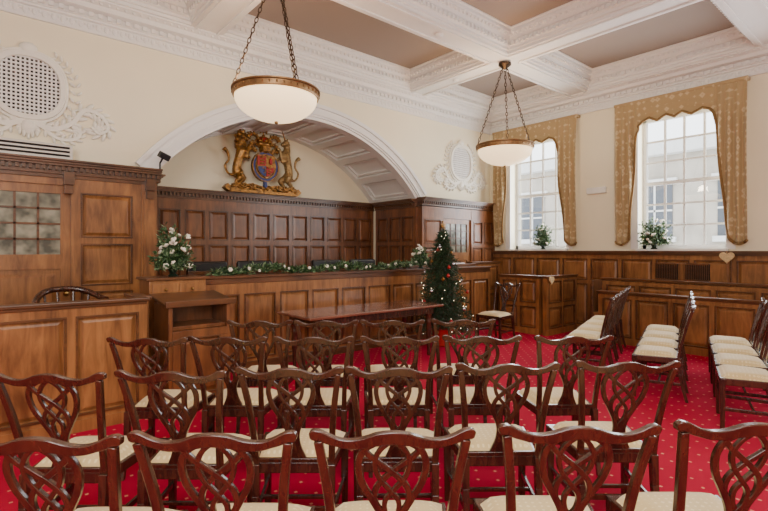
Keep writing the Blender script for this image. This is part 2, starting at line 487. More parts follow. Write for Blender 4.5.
# ------------------------------------------------------------------ panelling
ROWS_TALL = [(.12, .72), (.80, 1.60), (1.68, 2.16)]
PZ = 2.56
mb = MB(); L = 2*HW
panelling(mb, 0, L, .3, 2.42, [(.45, 1.0), (1.08, 1.64), (1.72, 2.22)], 12, t=.03)
crown(mb, 0, L, PZ, mi=1)
trim(mb, [M_OAKM, M_OAKD], loc=(AC-HW, RD, 0))
for x, rz, y in ((AC+HW, -math.pi/2, RD-.2), (AC-HW, math.pi/2, -.02)):
    mb = MB(); Ls = RD-.18
    panelling(mb, 0, Ls, .3, 2.42, [(.45, 1.0), (1.08, 1.64), (1.72, 2.22)], 3)
    crown(mb, 0, Ls, PZ, mi=1)
    trim(mb, [M_OAKM, M_OAKD], loc=(x, y, 0), rz=rz)
mb = MB()
x0, x1 = AC+HW, -.02
panelling(mb, x0, x0+.62, 0, 2.42, ROWS_TALL, 1, t=.12)
panelling(mb, x0+1.5, x1, 0, 2.42, ROWS_TALL, 2, t=.12)
mb.box(x0+.62, x0+1.5, -.14, 0, 2.2, 2.42)
crown(mb, x0-.02, x1, PZ+.03, mi=1, d0=.14)
trim(mb, [M_OAKM, M_OAKD])
def glazed_door(idx, xa, xb, y, zt):
    mb = MB(); w = .1
    mb.box(xa, xa+w, y-.05, y, 0, zt); mb.box(xb-w, xb, y-.05, y, 0, zt)
    mb.box(xa+w, xb-w, y-.05, y, zt-.1, zt); mb.box(xa+w, xb-w, y-.05, y, 0, .2); mb.box(xa+w, xb-w, y-.05, y, 1.33, 1.5)
    mb.box(xa+w, xb-w, y-.03, y, .2, 1.33)
    mb.frustum_panel(xa+w+.04, xb-w-.04, .25, 1.28, y-.03, .018, .04)
    mb.box(xa+w, xb-w, y-.025, y-.015, 1.5, zt-.1, 1)
    nx, nz = 4, 4
    for k in range(1, nx):
        x = xa+w+(xb-xa-2*w)*k/nx; mb.box(x-.011, x+.011, y-.04, y-.01, 1.5, zt-.1, 2)
    for k in range(1, nz):
        z = 1.5+(zt-1.6)*k/nz; mb.box(xa+w, xb-w, y-.04, y-.01, z-.011, z+.011, 2)
    mb.blob((xb-.05, y-.09, 1.05), .03, 10, 6, mi=3); mb.tube([(xb-.05, y-.05, 1.05), (xb-.05, y-.08, 1.05)], .012, 8, 3)
    struct(mb.obj("door_%d" % idx, [M_OAK, M_LEADED, M_OAKD, M_BRASS]))
glazed_door(1, x0+.62, x0+1.5, -.06, 2.2)
mb = MB(); xr = AC-HW
panelling(mb, -8.16, xr-.16, 0, 2.38, [(.12, 1.05), (1.13, 1.62), (1.70, 2.22)], 1, t=.16, sw=.1)
mb.box(xr-.16, xr+.02, -.2, 0, 0, 2.42)
mb.box(xr-.13, xr-.01, -.215, -.2, .15, 2.25)
mb.box(-9.2, -8.16, -.18, 0, 2.30, 2.42)
panelling(mb, XL+.02, -9.2, 0, 2.38, ROWS_TALL, 5, t=.16)
mb.box(XL+.02, xr, -.205, 0, 2.38, 2.42, 1)
crown(mb, XL+.02, xr+.06, PZ+.02, mi=1, d0=.2)
for xx in (xr-.07, -8.19):
    mb.box(xx-.05, xx+.05, -.30, -.2, 2.3, 2.44, 1); mb.box(xx-.04, xx+.04, -.26, -.2, 2.2, 2.3, 1)
trim(mb, [M_OAK, M_OAKD])
glazed_door(2, -9.2, -8.16, -.1, 2.3)
mb = MB(); L = 9.3
panelling(mb, 0, L, 0, 1.46, [(.12, .9), (.98, 1.38)], 16, t=.03)
mb.box(0, L, -.085, 0, 1.46, 1.50, 1); mb.box(0, L, -.11, 0, 1.50, 1.535, 1)
trim(mb, [M_OAK, M_OAKD], loc=(0, -.02, 0), rz=-math.pi/2)
for y in (-3.72, -4.18):
    mb = MB(); mb.box(0, .34, -.085, -.04, 1.05, 1.32, 1)
    for k in range(13): mb.box(.01+k*.026, .02+k*.026, -.095, -.085, 1.06, 1.31, 0)
    mb.box(0, .34, -.1, -.085, 1.04, 1.065, 0); mb.box(0, .34, -.1, -.085, 1.305, 1.33, 0)
    trim(mb, [M_OAKD, M_DARK], loc=(0, y+.17, 0), rz=-math.pi/2)
mb = MB(); mb.box(AC-HW+.06, AC+HW-.06, -.48, RD-.06, 0.0, .3); trim(mb, M_OAKD)

# ------------------------------------------------------------------ round grilles + plaster ornament
def round_grille(x, z):
    r = empty("ventilation_grille", (x, -.002, z))
    tag(r, "round white lattice ventilation grille framed in plaster", "vent", "round wall grilles")
    mb = MB()
    n = 40; rr = .33
    sq = lambda a, R: (R*math.copysign(abs(math.cos(a))**.85, math.cos(a)), 1.08*R*math.copysign(abs(math.sin(a))**.85, math.sin(a)))
    ring = [sq(2*math.pi*i/n, rr) for i in range(n)]
    mb.ribbon([(p[0], p[1]) for p in ring], .06, -.06, 0, closed=True)
    mb.ribbon([(p[0]*1.13, p[1]*1.13) for p in ring], .03, -.04, 0, closed=True)
    mb.obj("frame", M_RELIEF, parent=r, bevel=.008)
    mb = MB(); mb.poly([(p[0]*.98, p[1]*.98) for p in ring], -.008, 0)
    mb.obj("backing", M_DARK, parent=r)
    mb = MB()
    k = -.32
    while k < .33:
        h = math.sqrt(max(0, rr*rr-k*k))
        if h > .05:
            mb.box(k-.009, k+.009, -.03, -.012, -h*1.06, h*1.06); mb.box(-h, h, -.034, -.014, k*1.06-.009, k*1.06+.009)
        k += .0415
    mb.obj("lattice", M_WHITE, parent=r)
    return r
def scroll(cx, cz, r0, turns, start, sgn, n=26, shrink=.85):
    out = []
    for i in range(n):
        t = i/(n-1); a = start+sgn*turns*2*math.pi*t; r = r0*(1-shrink*t)
        out.append((cx+r*math.cos(a), cz+r*math.sin(a)))
    return out
def leafy(mb, path, size, d=.03, every=2):
    n = len(path)
    for i in range(0, n-1, every):
        p = Vector(path[i]); q = Vector(path[i+1]); dd = (q-p)
        if dd.length < 1e-5: continue
        dd.normalize(); nn = Vector((-dd.y, dd.x))
        for s in (-1, 1):
            c = p+nn*s*size*.8+dd*size*.3
            ang = math.atan2((nn*s+dd).y, (nn*s+dd).x)
            mb.blob((c.x, -.012, c.y), (size, d*.6, size*.42), 8, 5, rot=Euler((0, -ang, 0)))
def ornament(x, z, s=1.0):
    mb = MB()
    for sg in (-1, 1):
        P = catmull([(0, -.38), (sg*.22, -.46), (sg*.42, -.36), (sg*.55, -.18), (sg*.72, -.22), (sg*.80, -.36), (sg*.70, -.44), (sg*.62, -.37)], 5)
        n = len(P); mb.ribbon([(p.x, p.y) for p in P], [.06*(1-.6*i/n) for i in range(n)], -.045, 0)
        leafy(mb, [(p.x, p.y) for p in P], .06, .05)
        P = catmull([(sg*.1, -.42), (sg*.28, -.56), (sg*.46, -.54), (sg*.5, -.44), (sg*.42, -.40)], 5)
        mb.ribbon([(p.x, p.y) for p in P], .035, -.04, 0); leafy(mb, [(p.x, p.y) for p in P], .045, .05)
        P = catmull([(sg*.38, -.3), (sg*.46, -.05), (sg*.44, .18), (sg*.33, .33), (sg*.2, .42)], 5)
        leafy(mb, [(p.x, p.y) for p in P], .04, .045)
    mb.blob((0, -.02, -.46), (.08, .05, .09), 10, 6); mb.blob((0, -.02, .43), (.09, .04, .07), 10, 6)
    for k in range(5): mb.blob((-.08+.04*k, -.02, -.56+.02*abs(2-k)), (.02, .03, .05), 8, 5)
    mb.map(lambda v: (v.x*s, v.y, v.z*s))
    return trim(mb, M_RELIEF, loc=(x, -.001, z), smooth=50)
for x in (-8.55, -1.05):
    round_grille(x, 3.42); ornament(x, 3.42)

# ------------------------------------------------------------------ small fittings
e = empty("ventilation_unit", (-9.1, -.12, PZ+.02)); tag(e, "long white slotted ventilation unit on top of the oak panelling", "ventilation unit")
mb = MB(); mb.box(0, .95, -.12, .1, 0, .18); mb.obj("casing", mat_plain("white_enamel", rgb(215, 210, 200), .4), parent=e, bevel=.01)
mb = MB()
for k in range(3): mb.box(.03, .92, -.128, -.12, .04+k*.045, .062+k*.045)
mb.obj("louvre", M_DARK, parent=e)
o = MB(); o.box(-.06, 0, -2.68, -2.31, 2.62, 2.74); o = o.obj("emergency_light", mat_plain("white_casing", rgb(235, 232, 225), .4), bevel=.012)
tag(o, "slim white emergency light box on the cream wall between windows", "emergency light")
for (x, y) in ((-4.1, -2.23), (-2.575, -1.2)):
    mb = MB(); mb.lathe([(.055, 0), (.055, -.02), (.04, -.04), (.0, -.045)], 18)
    o = mb.obj("smoke_detector", M_WHITE, loc=(x, y, ZB), smooth=40); tag(o, "small round white smoke detector under a ceiling beam", "smoke detector", "smoke detectors")
e = empty("spotlight", (-7.18, -.16, PZ+.02)); tag(e, "small black spotlight on a bracket above the panelling", "spotlight")
mb = MB(); mb.tube([(0, 0, 0), (0, 0, .1), (.02, -.04, .16)], .012, 8); mb.obj("bracket", M_BLACK, parent=e)
mb = MB(); mb.box(-.07, .07, -.05, .03, -.04, .04); o = mb.obj("lamp_head", M_BLACK, parent=e, bevel=.01); o.location = (.03, -.06, .19); o.rotation_euler = (.4, .3, .3)

# ------------------------------------------------------------------ pendant lamps
def pendant(x, y, group="pendant bowl lamps"):
    zr = 3.2; R = .44
    e = empty("pendant_lamp", (x, y, ZB-.02)); tag(e, "large frosted glass bowl pendant with bronze rim hung on chains", "ceiling lamp", group)
    zo = zr-ZB
    mb = MB(); pr = []
    for i in range(15):
        a = math.pi/2*i/14; pr.append((R*.97*math.sin(a), zo-.03-.25*math.cos(a)))
    pin = [(r*.975, z+.012) for r, z in reversed(pr)]
    mb.lathe(pr+pin, 40, cap=False); mb.obj("glass_bowl", M_BAND, parent=e, smooth=50)
    mb = MB(); mb.lathe([(R*.965, zo-.035), (R*1.0, zo-.035), (R*1.01, zo-.025), (R*1.01, zo+.02), (R*1.04, zo+.028), (R*1.04, zo+.042), (R*.97, zo+.042), (R*.965, zo-.035)], 48, cap=False)
    for k in range(40):
        a = 2*math.pi*k/40; mb.blob((R*1.015*math.cos(a), R*1.015*math.sin(a), zo), (.010, .010, .015), 6, 4)
    mb.blob((0, 0, zo-.29), (.02, .02, .02), 10, 6)
    mb.obj("rim", M_RIM, parent=e, smooth=40)
    mb = MB(); mb.lathe([(0, 0), (.1, 0), (.1, -.03), (.06, -.06), (.03, -.09), (0, -.10)], 20); mb.obj("canopy", M_BRONZE, parent=e, smooth=40)
    for k in range(3):
        a = 2*math.pi*k/3+.5
        mb = MB(); p0 = Vector((.03*math.cos(a), .03*math.sin(a), -.06)); p1 = Vector((R*1.02*math.cos(a), R*1.02*math.sin(a), zo+.04))
        d = p1-p0; n = int(d.length/.055); u = d.normalized()
        s1 = u.cross(Vector((-math.sin(a), math.cos(a), 0))).normalized(); s2 = u.cross(s1)
        for i in range(n):
            c = p0+d*((i+.5)/n); s = s1 if i % 2 else s2
            pts = [c+u*.036*math.cos(t*math.pi/4)+s*.016*math.sin(t*math.pi/4) for t in range(8)]
            mb.tube(pts, .0055, 5, closed=True)
        mb.obj("chain", M_BRONZE, parent=e, smooth=60)
    l = bpy.data.lights.new("bulb", 'POINT'); l.energy = 45; l.color = (1, .82, .6); l.shadow_soft_size = .12
    lo = bpy.data.objects.new("bulb", l); COL.objects.link(lo); lo.location = (0, 0, zo+.12); lo.parent = e
    return e
pendant(-2.575, -2.23); pendant(-6.6, -2.23)

# ------------------------------------------------------------------ curtains
PTS = [(0, 3.78), (.12, 3.84), (.26, 3.76), (.40, 3.84), (.50, 3.80), (.565, 3.72), (.605, 3.5), (.635, 3.1), (.665, 2.75), (.70, 2.3), (.72, 1.95), (.76, 1.74), (.82, 1.66), (.90, 1.64), (1.0, 1.7)]
def zlow(a):
    for (p, q), (r, s) in zip(PTS, PTS[1:]):
        if a <= r: return q+(s-q)*(a-p)/(r-p)
    return PTS[-1][1]
for c in (-1.17, -3.87):
    e = empty("curtain", (-.02, c, 0)); tag(e, "gold damask window drapery with scalloped pelmet and long side tails", "curtain", "window curtains")
    mb = MB(); nx, nz = 170, 34
    def pt(i, j, off=0.0):
        s = -1+2*i/nx; a = abs(s); zl = zlow(a); zt = 4.18
        z = zt+(zl-zt)*j/nz
        amp = .035 if a > .58 else .03*(j/nz)
        ph = s*55 if a > .58 else (z*38+a*9)
        x = -.12-amp*math.sin(ph)*min(1, (zt-z)*1.2+.15)-.03*math.sin((zt-z)*1.5)
        return Vector((x+off, s*.99, z))
    for i in range(nx+1):
        for j in range(nz+1): mb.v.append(pt(i, j))
    for i in range(nx):
        for j in range(nz): mb.face([i*(nz+1)+j, (i+1)*(nz+1)+j, (i+1)*(nz+1)+j+1, i*(nz+1)+j+1])
    o = mb.obj("drape", M_DAMASK, parent=e, smooth=80)
    sm = o.modifiers.new("thick", 'SOLIDIFY'); sm.thickness = .006
    mb = MB(); mb.tube([pt(i, nz) for i in range(nx+1)], .022, 6); mb.obj("fringe", M_FABTRIM, parent=e, smooth=60)
    mb = MB(); mb.box(-.13, 0.02, -1.0, 1.0, 4.14, 4.19); mb.obj("pelmet_board", M_DAMASK, parent=e, bevel=.008)

# ------------------------------------------------------------------ courtroom bench (counter)
e = empty("courtroom_bench", (-6.95, -.85, 0)); tag(e, "long oak panelled courtroom bench in front of the arched recess", "bench counter")
Lc = 5.74
mb = MB(); panelling(mb, 0, Lc, 0, 1.18, [(.14, .98)], 11, t=.04, y=0.0); mb.obj("panelled_front", [M_OAK, M_OAKD], parent=e)
mb = MB(); mb.box(-.02, Lc, -.09, .34, 1.19, 1.225); mb.box(0, Lc, -.075, .0, 1.12, 1.19); mb.box(0, Lc, .30, .34, 1.225, 1.275)
mb.box(0, Lc, -.08, -.05, 0, .1)
mb.obj("worktop", M_OAKD, parent=e, bevel=.006)
e = empty("document_cabinet", (-7.60, -1.3, 0)); tag(e, "small oak cabinet with drawers beside the bench, flowers on top", "cabinet")
mb = MB(); mb.box(0, .60, 0, .42, 0, 1.22); mb.obj("body", M_OAK, parent=e, bevel=.006)
mb = MB(); mb.box(-.03, .63, -.03, .43, 1.22, 1.25); mb.obj("top", M_OAKD, parent=e, bevel=.006)
for k in range(2):
    mb = MB(); mb.box(.03+.28*k, .29+.28*k, -.015, 0, 1.06, 1.18); d = mb.obj("drawer", M_OAK, parent=e, bevel=.005)
    mb = MB(); mb.blob((.16+.28*k, -.03, 1.12), .016, 8, 6); mb.obj("knob", M_BRASS, parent=d, smooth=60)
e = empty("clerk_desk", (-7.58, -1.90, 0)); tag(e, "oak clerk's desk with sloping top and open side", "desk")
mb = MB()
mb.box(.0, .04, 0, .5, 0, 1.0); mb.box(.58, .62, 0, .5, 0, 1.02); mb.box(.04, .58, .40, .44, .1, 1.0); mb.box(.04, .58, .04, .40, .75, .79)
panelling(mb, .04, .58, 0, .75, [(.1, .67)], 1, t=.02, y=.04)
mb.obj("carcass", [M_OAKM, M_OAKD], parent=e, bevel=.005)
mb = MB(); mb.hexa([(-.04, -.04, .99), (.66, -.04, .99), (.66, .54, 1.06), (-.04, .54, 1.06)], [(-.04, -.04, 1.02), (.66, -.04, 1.02), (.66, .54, 1.09), (-.04, .54, 1.09)])
mb.box(-.04, .66, -.06, -.03, .99, 1.05)
mb.obj("desktop", M_OAKD, parent=e, bevel=.006)

def screen(name, label, cat, x, y, rz, L, H, rows, n, mat=None):
    e = empty(name, (x, y, 0), rz); tag(e, label, cat)
    mb = MB(); panelling(mb, 0, L, 0, H-.05, rows, n, t=.03)
    mb.box(0, L, 0, .03, 0, H-.05); mb.box(0, L, -.066, -.055, 0, .1)
    mb.obj("panelled_side", [mat or M_OAK, M_OAKD], parent=e)
    mb = MB(); mb.box(-.02, L+.02, -.085, .06, H-.03, H); mb.box(0, L, -.07, .045, H-.055, H-.03); mb.obj("cap_rail", M_OAKD, parent=e, bevel=.006)
    return e
screen("oak_screen", "low oak panelled screen enclosing the witness area", "screen", -12.3, -1.95, 0, 4.5, 1.11, [(.14, .98)], 8)
screen("oak_screen", "short oak panelled return of the low screen", "screen", -7.80, -1.84, math.pi/2, .45, 1.11, [(.14, .98)], 1)

# wooden armchair behind the low screen
e = empty("wooden_armchair", (-8.22, -.95, 0), math.radians(12)); tag(e, "dark wooden armchair with curved back rail behind the low screen", "chair")
mb = MB(); mb.box(-.26, .26, -.24, .24, .44, .49); mb.obj("seat", M_MAHOG, parent=e, bevel=.015)
mb = MB(); P = [(.32*math.cos(a), .05+.30*math.sin(a), 1.13-.12*(abs(math.cos(a))**3)) for a in [math.pi*i/20 for i in range(21)]]
mb.tube(P, .032, 8)
for i in range(2, 19, 3): mb.tube([(P[i][0], P[i][1], P[i][2]), (P[i][0]*.75, P[i][1]*.75, .47)], .011, 6)
mb.obj("backrest", M_MAHOG, parent=e, smooth=60)
for sx in (-1, 1):
    for sy in (-1, 1):
        mb = MB(); mb.tube([(sx*.21, sy*.19, .45), (sx*.25, sy*.23, 0)], [.022, .016], 8); mb.obj("leg", M_MAHOG, parent=e, smooth=60)

# ------------------------------------------------------------------ pews
def pew_bench(x, y, rz, L, label):
    e = empty("pew", (x, y, 0), rz); tag(e, label, "pew")
    mb = MB(); panelling(mb, 0.04, L-.04, 0, 1.0, [(.12, .44), (.52, .93)], max(1, int(L/.55)), t=.03)
    mb.obj("backrest", [M_OAK, M_OAKD], parent=e)
    mb = MB(); mb.box(.04, L-.04, -.40, -.065, .42, .46); mb.box(.04, L-.04, -.38, -.35, 0, .42); mb.obj("seat", M_OAK, parent=e, bevel=.006)
    for xx in (0, L-.04):
        mb = MB(); mb.box(xx, xx+.04, -.41, .04, 0, 1.02); mb.obj("bench_end", M_OAKD, parent=e, bevel=.01)
    mb = MB(); mb.box(.0, L, -.08, .05, 1.02, 1.055); mb.obj("cap_rail", M_OAKD, parent=e, bevel=.006)
screen("pew_enclosure", "oak panelled pew enclosure with square corner", "pew", -1.15, -1.14, -math.pi/2, .86, 1.08, [(.12, .5), (.58, .98)], 2)
screen("pew_enclosure", "oak panelled pew end running to the window wall", "pew", -1.19, -2.09, 0, 1.08, 1.08, [(.12, .5), (.58, .98)], 2)
pew_bench(-.58, -.98, -math.pi/2, .95, "short oak pew with panelled back inside the corner enclosure")
screen("pew_enclosure", "raised oak rear rail of the corner pews", "pew", -1.1, -.30, 0, .98, 1.3, [(.12, .6), (.7, 1.2)], 2)
pew_bench(-.36, -2.75, -math.pi/2, 4.6, "long oak pew with panelled back along the window wall")
screen("pew_enclosure", "low oak panelled screen standing before the wall pews", "pew", -.86, -2.95, -math.pi/2, 4.4, .86, [(.12, .74)], 8)

# ------------------------------------------------------------------ table
e = empty("long_table", (-4.9, -1.6, 0)); tag(e, "long polished mahogany table with turned legs on the red carpet", "table")
mb = MB(); mb.box(-1.15, 1.15, -.4, .4, .72, .755); mb.obj("tabletop", M_TABLE, parent=e, bevel=.01)
mb = MB(); mb.box(-1.02, 1.02, -.31, -.285, .62, .72); mb.box(-1.02, 1.02, .285, .31, .62, .72); mb.box(-1.02, -.995, -.285, .285, .62, .72); mb.box(.995, 1.02, -.285, .285, .62, .72)
mb.obj("apron", M_MAHOG, parent=e)
for sx in (-1, 1):
    for sy in (-1, 1):
        mb = MB(); mb.lathe([(.02, 0), (.028, .03), (.022, .06), (.03, .2), (.042, .4), (.036, .48), (.045, .5), (.035, .52), (.045, .56), (.045, .72)], 16)
        mb.obj("leg", M_MAHOG, parent=e, loc=(sx*.97, sy*.26, 0), smooth=50)

# ------------------------------------------------------------------ dining chair
def make_chair():
    e = empty("dining_chair")
    zb = .44
    def rake(v):
        t = v.z-zb
        return (v.x, v.y-.2-.17*t-.16*t*t, v.z)
    mb = MB()
    def trap(y): return .205+(.255-.205)*(y+.2)/.42
    yb, yf = -.2, .22
    mb.hexa([(-trap(yb), yb, .385), (trap(yb), yb, .385), (trap(yf), yf, .385), (-trap(yf), yf, .385)],
            [(-trap(yb), yb, .445), (trap(yb), yb, .445), (trap(yf), yf, .445), (-trap(yf), yf, .445)])
    mb.obj("seat_frame", M_MAHOG, parent=e, bevel=.006)
    mb = MB(); n = 10
    for i in range(n+1):
        for j in range(n+1):
            u, w = -1+2*i/n, -1+2*j/n
            y = .01+.195*w; x = u*(trap(y)-.014)
            mb.v.append(Vector((x, y, .443+.05*((1-abs(u)**5)*(1-abs(w)**5))**.5)))
    for i in range(n):
        for j in range(n): mb.face([i*(n+1)+j, (i+1)*(n+1)+j, (i+1)*(n+1)+j+1, i*(n+1)+j+1])
    mb.obj("seat", M_SEAT, parent=e, smooth=80)
    for sx in (-1, 1):
        mb = MB(); x = sx*.232; y = .197; a, b = .022, .017
        mb.hexa([(x-b, y-b, 0), (x+b, y-b, 0), (x+b, y+b, 0), (x-b, y+b, 0)], [(x-a, y-a, .44), (x+a, y-a, .44), (x+a, y+a, .44), (x-a, y+a, .44)])
        mb.obj("leg", M_MAHOG, parent=e, bevel=.004)
    for sx in (-1, 1):
        mb = MB(); pts = [(-.275, 0, .014), (-.245, .12, .015), (-.215, .28, .018), (-.205, .44, .02)]
        for (ya, za, ra), (y2, z2, r2) in zip(pts, pts[1:]):
            x = sx*.195
            mb.hexa([(x-ra, ya-ra, za), (x+ra, ya-ra, za), (x+ra, ya+ra, za), (x-ra, ya+ra, za)], [(x-r2, y2-r2, z2), (x+r2, y2-r2, z2), (x+r2, y2+r2, z2), (x-r2, y2+r2, z2)])
        mb.obj("leg", M_MAHOG, parent=e, bevel=.003)
    mb = MB()
    for sx in (-1, 1):
        mb.hexa([(sx*.195-.009, -.24, .16), (sx*.195+.009, -.24, .16), (sx*.228+.009, .19, .16), (sx*.228-.009, .19, .16)],
                [(sx*.195-.009, -.24, .19), (sx*.195+.009, -.24, .19), (sx*.228+.009, .19, .19), (sx*.228-.009, .19, .19)])
    mb.box(-.205, .205, -.035, -.015, .165, .185); mb.box(-.19, .19, -.235, -.22, .2, .23)
    mb.obj("stretcher", M_MAHOG, parent=e, bevel=.003)
    mb = MB()
    for sx in (-1, 1):
        P = catmull([(sx*.197, .40), (sx*.197, .50), (sx*.203, .62), (sx*.216, .76), (sx*.232, .88), (sx*.240, .935)], 4)
        n = len(P); mb.ribbon([(p.x, p.y) for p in P], [.034-.006*i/n for i in range(n)], -.013, .013)
    mb.box(-.185, .185, -.011, .011, .445, .47)
    mb.map(rake)
    back = mb.obj("backrest", M_MAHOG, parent=e, smooth=40, bevel=.004)
    mb = MB()
    half = [(0, .960), (.05, .954), (.10, .940), (.15, .937), (.20, .950), (.24, .967), (.268, .964)]
    pts = [(-x, z) for x, z in reversed(half)]+half[1:]
    P = catmull(pts, 4); n = len(P)
    W = []
    for p in P:
        a = abs(p.x); W.append(.046 if a < .06 else (.042-.012*(a-.06)/.12 if a < .18 else (.030+.010*(a-.18)/.08)))
    W[0] = W[-1] = .02; W[1] = W[-2] = .032
    mb.ribbon([(p.x, p.y-.012) for p in P], W, -.014, .014)
    def rake2(v):
        r = Vector(rake(v)); r.y += -.016*math.cos(v.x/.27*math.pi/2)+.008; return r
    mb.map(rake2)
    mb.obj("top_rail", M_MAHOG, parent=back, smooth=50, bevel=.006)
    mb = MB()
    A = [(.046, .932), (.092, .90), (.112, .845), (.100, .775), (.066, .71), (.034, .645), (.022, .59), (.030, .53), (.055, .468)]
    B = [(.108, .928), (.080, .885), (.036, .845), (-.012, .805), (-.052, .755), (-.056, .70), (-.024, .65), (.008, .61), (.010, .56)]
    D = [(.006, .932), (.040, .90), (.058, .855), (.046, .80), (.010, .75), (-.022, .705), (-.020, .655), (.004, .615), (.012, .57)]
    for sg in (-1, 1):
        for S, w, o in ((A, .023, 0.0), (B, .020, .0015*sg), (D, .017, .001*sg-.001)):
            P = catmull([(sg*x, z) for x, z in S], 5)
            mb.ribbon([(p.x, p.y) for p in P], w, -.009+o, .009+o)
    mb.poly([(-.06, .462), (.06, .462), (.045, .49), (.028, .53), (.020, .59), (-.020, .59), (-.028, .53), (-.045, .49)], -.008, .008)
    mb.map(rake)
    mb.obj("splat", M_MAHOG, parent=back, smooth=50, bevel=.003)
    return e
proto = make_chair()
CH = "dark mahogany dining chair with pierced interlaced splat and cream upholstered seat"
used = [False]
def place_chair(u, v, rz, group, label=CH):
    if not used[0]:
        o = proto; o.location = (u, v, 0); o.rotation_euler = (0, 0, rz); used[0] = True
    else:
        o = copy_thing(proto, (u, v, 0), rz)
    tag(o, label, "chair", group)
    return o
def room(X, Y): return (-9.0+.761*X+.649*Y, -6.79-.648*X+.761*Y)
TH = -math.atan2(.649, .761)
rows = [
    ([(40, 1.51), (214, 1.54), (390, 1.56), (578, 1.60), (752, 1.63)], "front row chairs"),
    ([(50, 2.27), (173, 2.31), (290, 2.38), (398, 2.39), (506, 2.46), (628, 2.5)], "second row chairs"),
    ([(149, 3.18), (229, 3.22), (313, 3.22), (399, 3.23), (483, 3.25), (572, 3.24)], "third row chairs"),
    ([(259, 3.96), (326, 3.96), (392, 3.98), (464, 4.02)], "fourth row chairs")]
for lst, g in rows:
    for px, Y in lst:
        X = (px-384)/478*Y
        u, v = room(X, Y+.31)
        place_chair(u, v, TH+random.uniform(-.03, .03), g)
TS = TH+math.radians(57.8)
for (X0, Y0), st, n in (((2.62, 6.18), .56, 4), ((2.95, 5.16), .58, 4), ((3.22, 4.23), .6, 4)):
    for k in range(n):
        u, v = room(X0+.533*st*k, Y0+.846*st*k)
        place_chair(u, v, TS+random.uniform(-.02, .02), "side block chairs")
u, v = room(1.92, 8.2)
place_chair(u, v, TH+math.radians(130), "side block chairs", "dark mahogany chair with cream seat standing alone before the pew")

def leather_chair(x):
    e = empty("leather_chair", (x, .05, .3)); tag(e, "black leather chair with low back behind the courtroom bench", "chair", "bench chairs")
    mb = MB(); mb.box(-.27, .27, -.25, .25, .42, .52); mb.obj("seat", M_LEATHER, parent=e, bevel=.04)
    mb = MB(); mb.box(-.30, .30, .2, .28, .6, 1.08); mb.obj("backrest", M_LEATHER, parent=e, bevel=.035)
    for sx in (-1, 1):
        mb = MB(); mb.box(sx*.22-.02, sx*.22+.02, .2, .24, 0, .62); mb.obj("leg", M_MAHOG, parent=e)
        mb = MB(); mb.box(sx*.22-.02, sx*.22+.02, -.22, -.18, 0, .43); mb.obj("leg", M_MAHOG, parent=e)
for x in (-6.4, -5.65, -4.3, -3.5): leather_chair(x)

def heart(name, label, loc, rz, s):
    mb = MB(); pts = []
    for i in range(28):
        t = 2*math.pi*i/28
        pts.append((s*.0625*16*math.sin(t)**3*.5, s*.0625*(13*math.cos(t)-5*math.cos(2*t)-2*math.cos(3*t)-math.cos(4*t))*.5))
    mb.poly(pts, -.02, 0)
    mb.tube([(0, -.01, s*.15), (0, -.005, s*.7)], .003, 5)
    o = mb.obj(name, M_HEART, loc=loc, rz=rz, bevel=.005); tag(o, label, "decoration", "hanging hearts")
heart("heart_decoration", "pale wicker heart hung on the dado rail", (-.135, -4.60, 1.44), -math.pi/2, .2)
heart("heart_decoration", "pale wicker heart hung on the pew corner", (-1.10, -2.18, 1.01), 0, .16)

# ------------------------------------------------------------------ foliage
def leafquad(mb, p, d, L, w, mi=0):
    d = Vector(d).normalized(); a = Vector((random.uniform(-1, 1), random.uniform(-1, 1), random.uniform(-1, 1)))
    s = d.cross(a)
    if s.length < 1e-4: return
    s.normalize(); n = d.cross(s)
    p = Vector(p); m = p+d*L*.5+n*L*.08
    mb.add([p, m+s*w*.5, p+d*L, m-s*w*.5], [(0, 1, 2, 3)], mi)
def rdir(up=0.0):
    while True:
        v = Vector((random.uniform(-1, 1), random.uniform(-1, 1), random.uniform(-1, 1)))
        if .05 < v.length < 1: v.normalize(); v.z += up; return v.normalized()
def blossom_mesh():
    mb = MB()
    for k in range(6):
        a = k*math.pi/3; mb.blob((.017*math.cos(a), .017*math.sin(a), .0), (.018, .018, .014), 7, 5)
    mb.blob((0, 0, .012), (.016, .016, .014), 7, 5)
    return mb
def arrangement(loc, h, r, label, nb, vh=.1, group=None, nl=80):
    e = empty("flower_arrangement", loc); tag(e, label, "flowers", group)
    mb = MB(); mb.lathe([(.05, 0), (.055, .01), (.03, vh*.3), (.06, vh*.7), (.075, vh), (.06, vh), (.0, vh*.9)], 18); mb.obj("vase", M_CERAM, parent=e, smooth=50)
    mb = MB(); c = Vector((0, 0, vh))
    for k in range(nl):
        d = rdir(.5); L = random.uniform(.45, 1.0)
        tip = c+Vector((d.x*r, d.y*r, max(-.02, d.z)*(h-vh)))*L
        if tip.z < vh*.6: tip.z = vh*.6
        mb.tube([c, (c+tip)/2+Vector((0, 0, .02)), tip], .002, 4, 0)
        for q in range(13):
            t = random.uniform(.25, 1.0); p = c.lerp(tip, t)
            dd = rdir(.2)+d*.6
            if p.z < .08: dd.z = abs(dd.z)
            leafquad(mb, p, dd, random.uniform(.04, .075), .026, random.choice([0, 0, 1]))
    mb.obj("foliage", [M_LEAF, M_LEAFL], parent=e, recalc=False)
    b0 = None
    for k in range(nb):
        d = rdir(.5); p = c+Vector((d.x*r, d.y*r, max(0, d.z)*(h-vh)))*random.uniform(.6, .95)
        if b0 is None: o = b0 = blossom_mesh().obj("blossom", M_PETAL, parent=e, smooth=60)
        else: o = b0.copy(); COL.objects.link(o); o.parent = e
        o.location = p; o.rotation_euler = (random.uniform(-1, 1), random.uniform(-1, 1), 0)
        s = random.uniform(.7, 1.2); o.scale = (s, s, s)
    return e
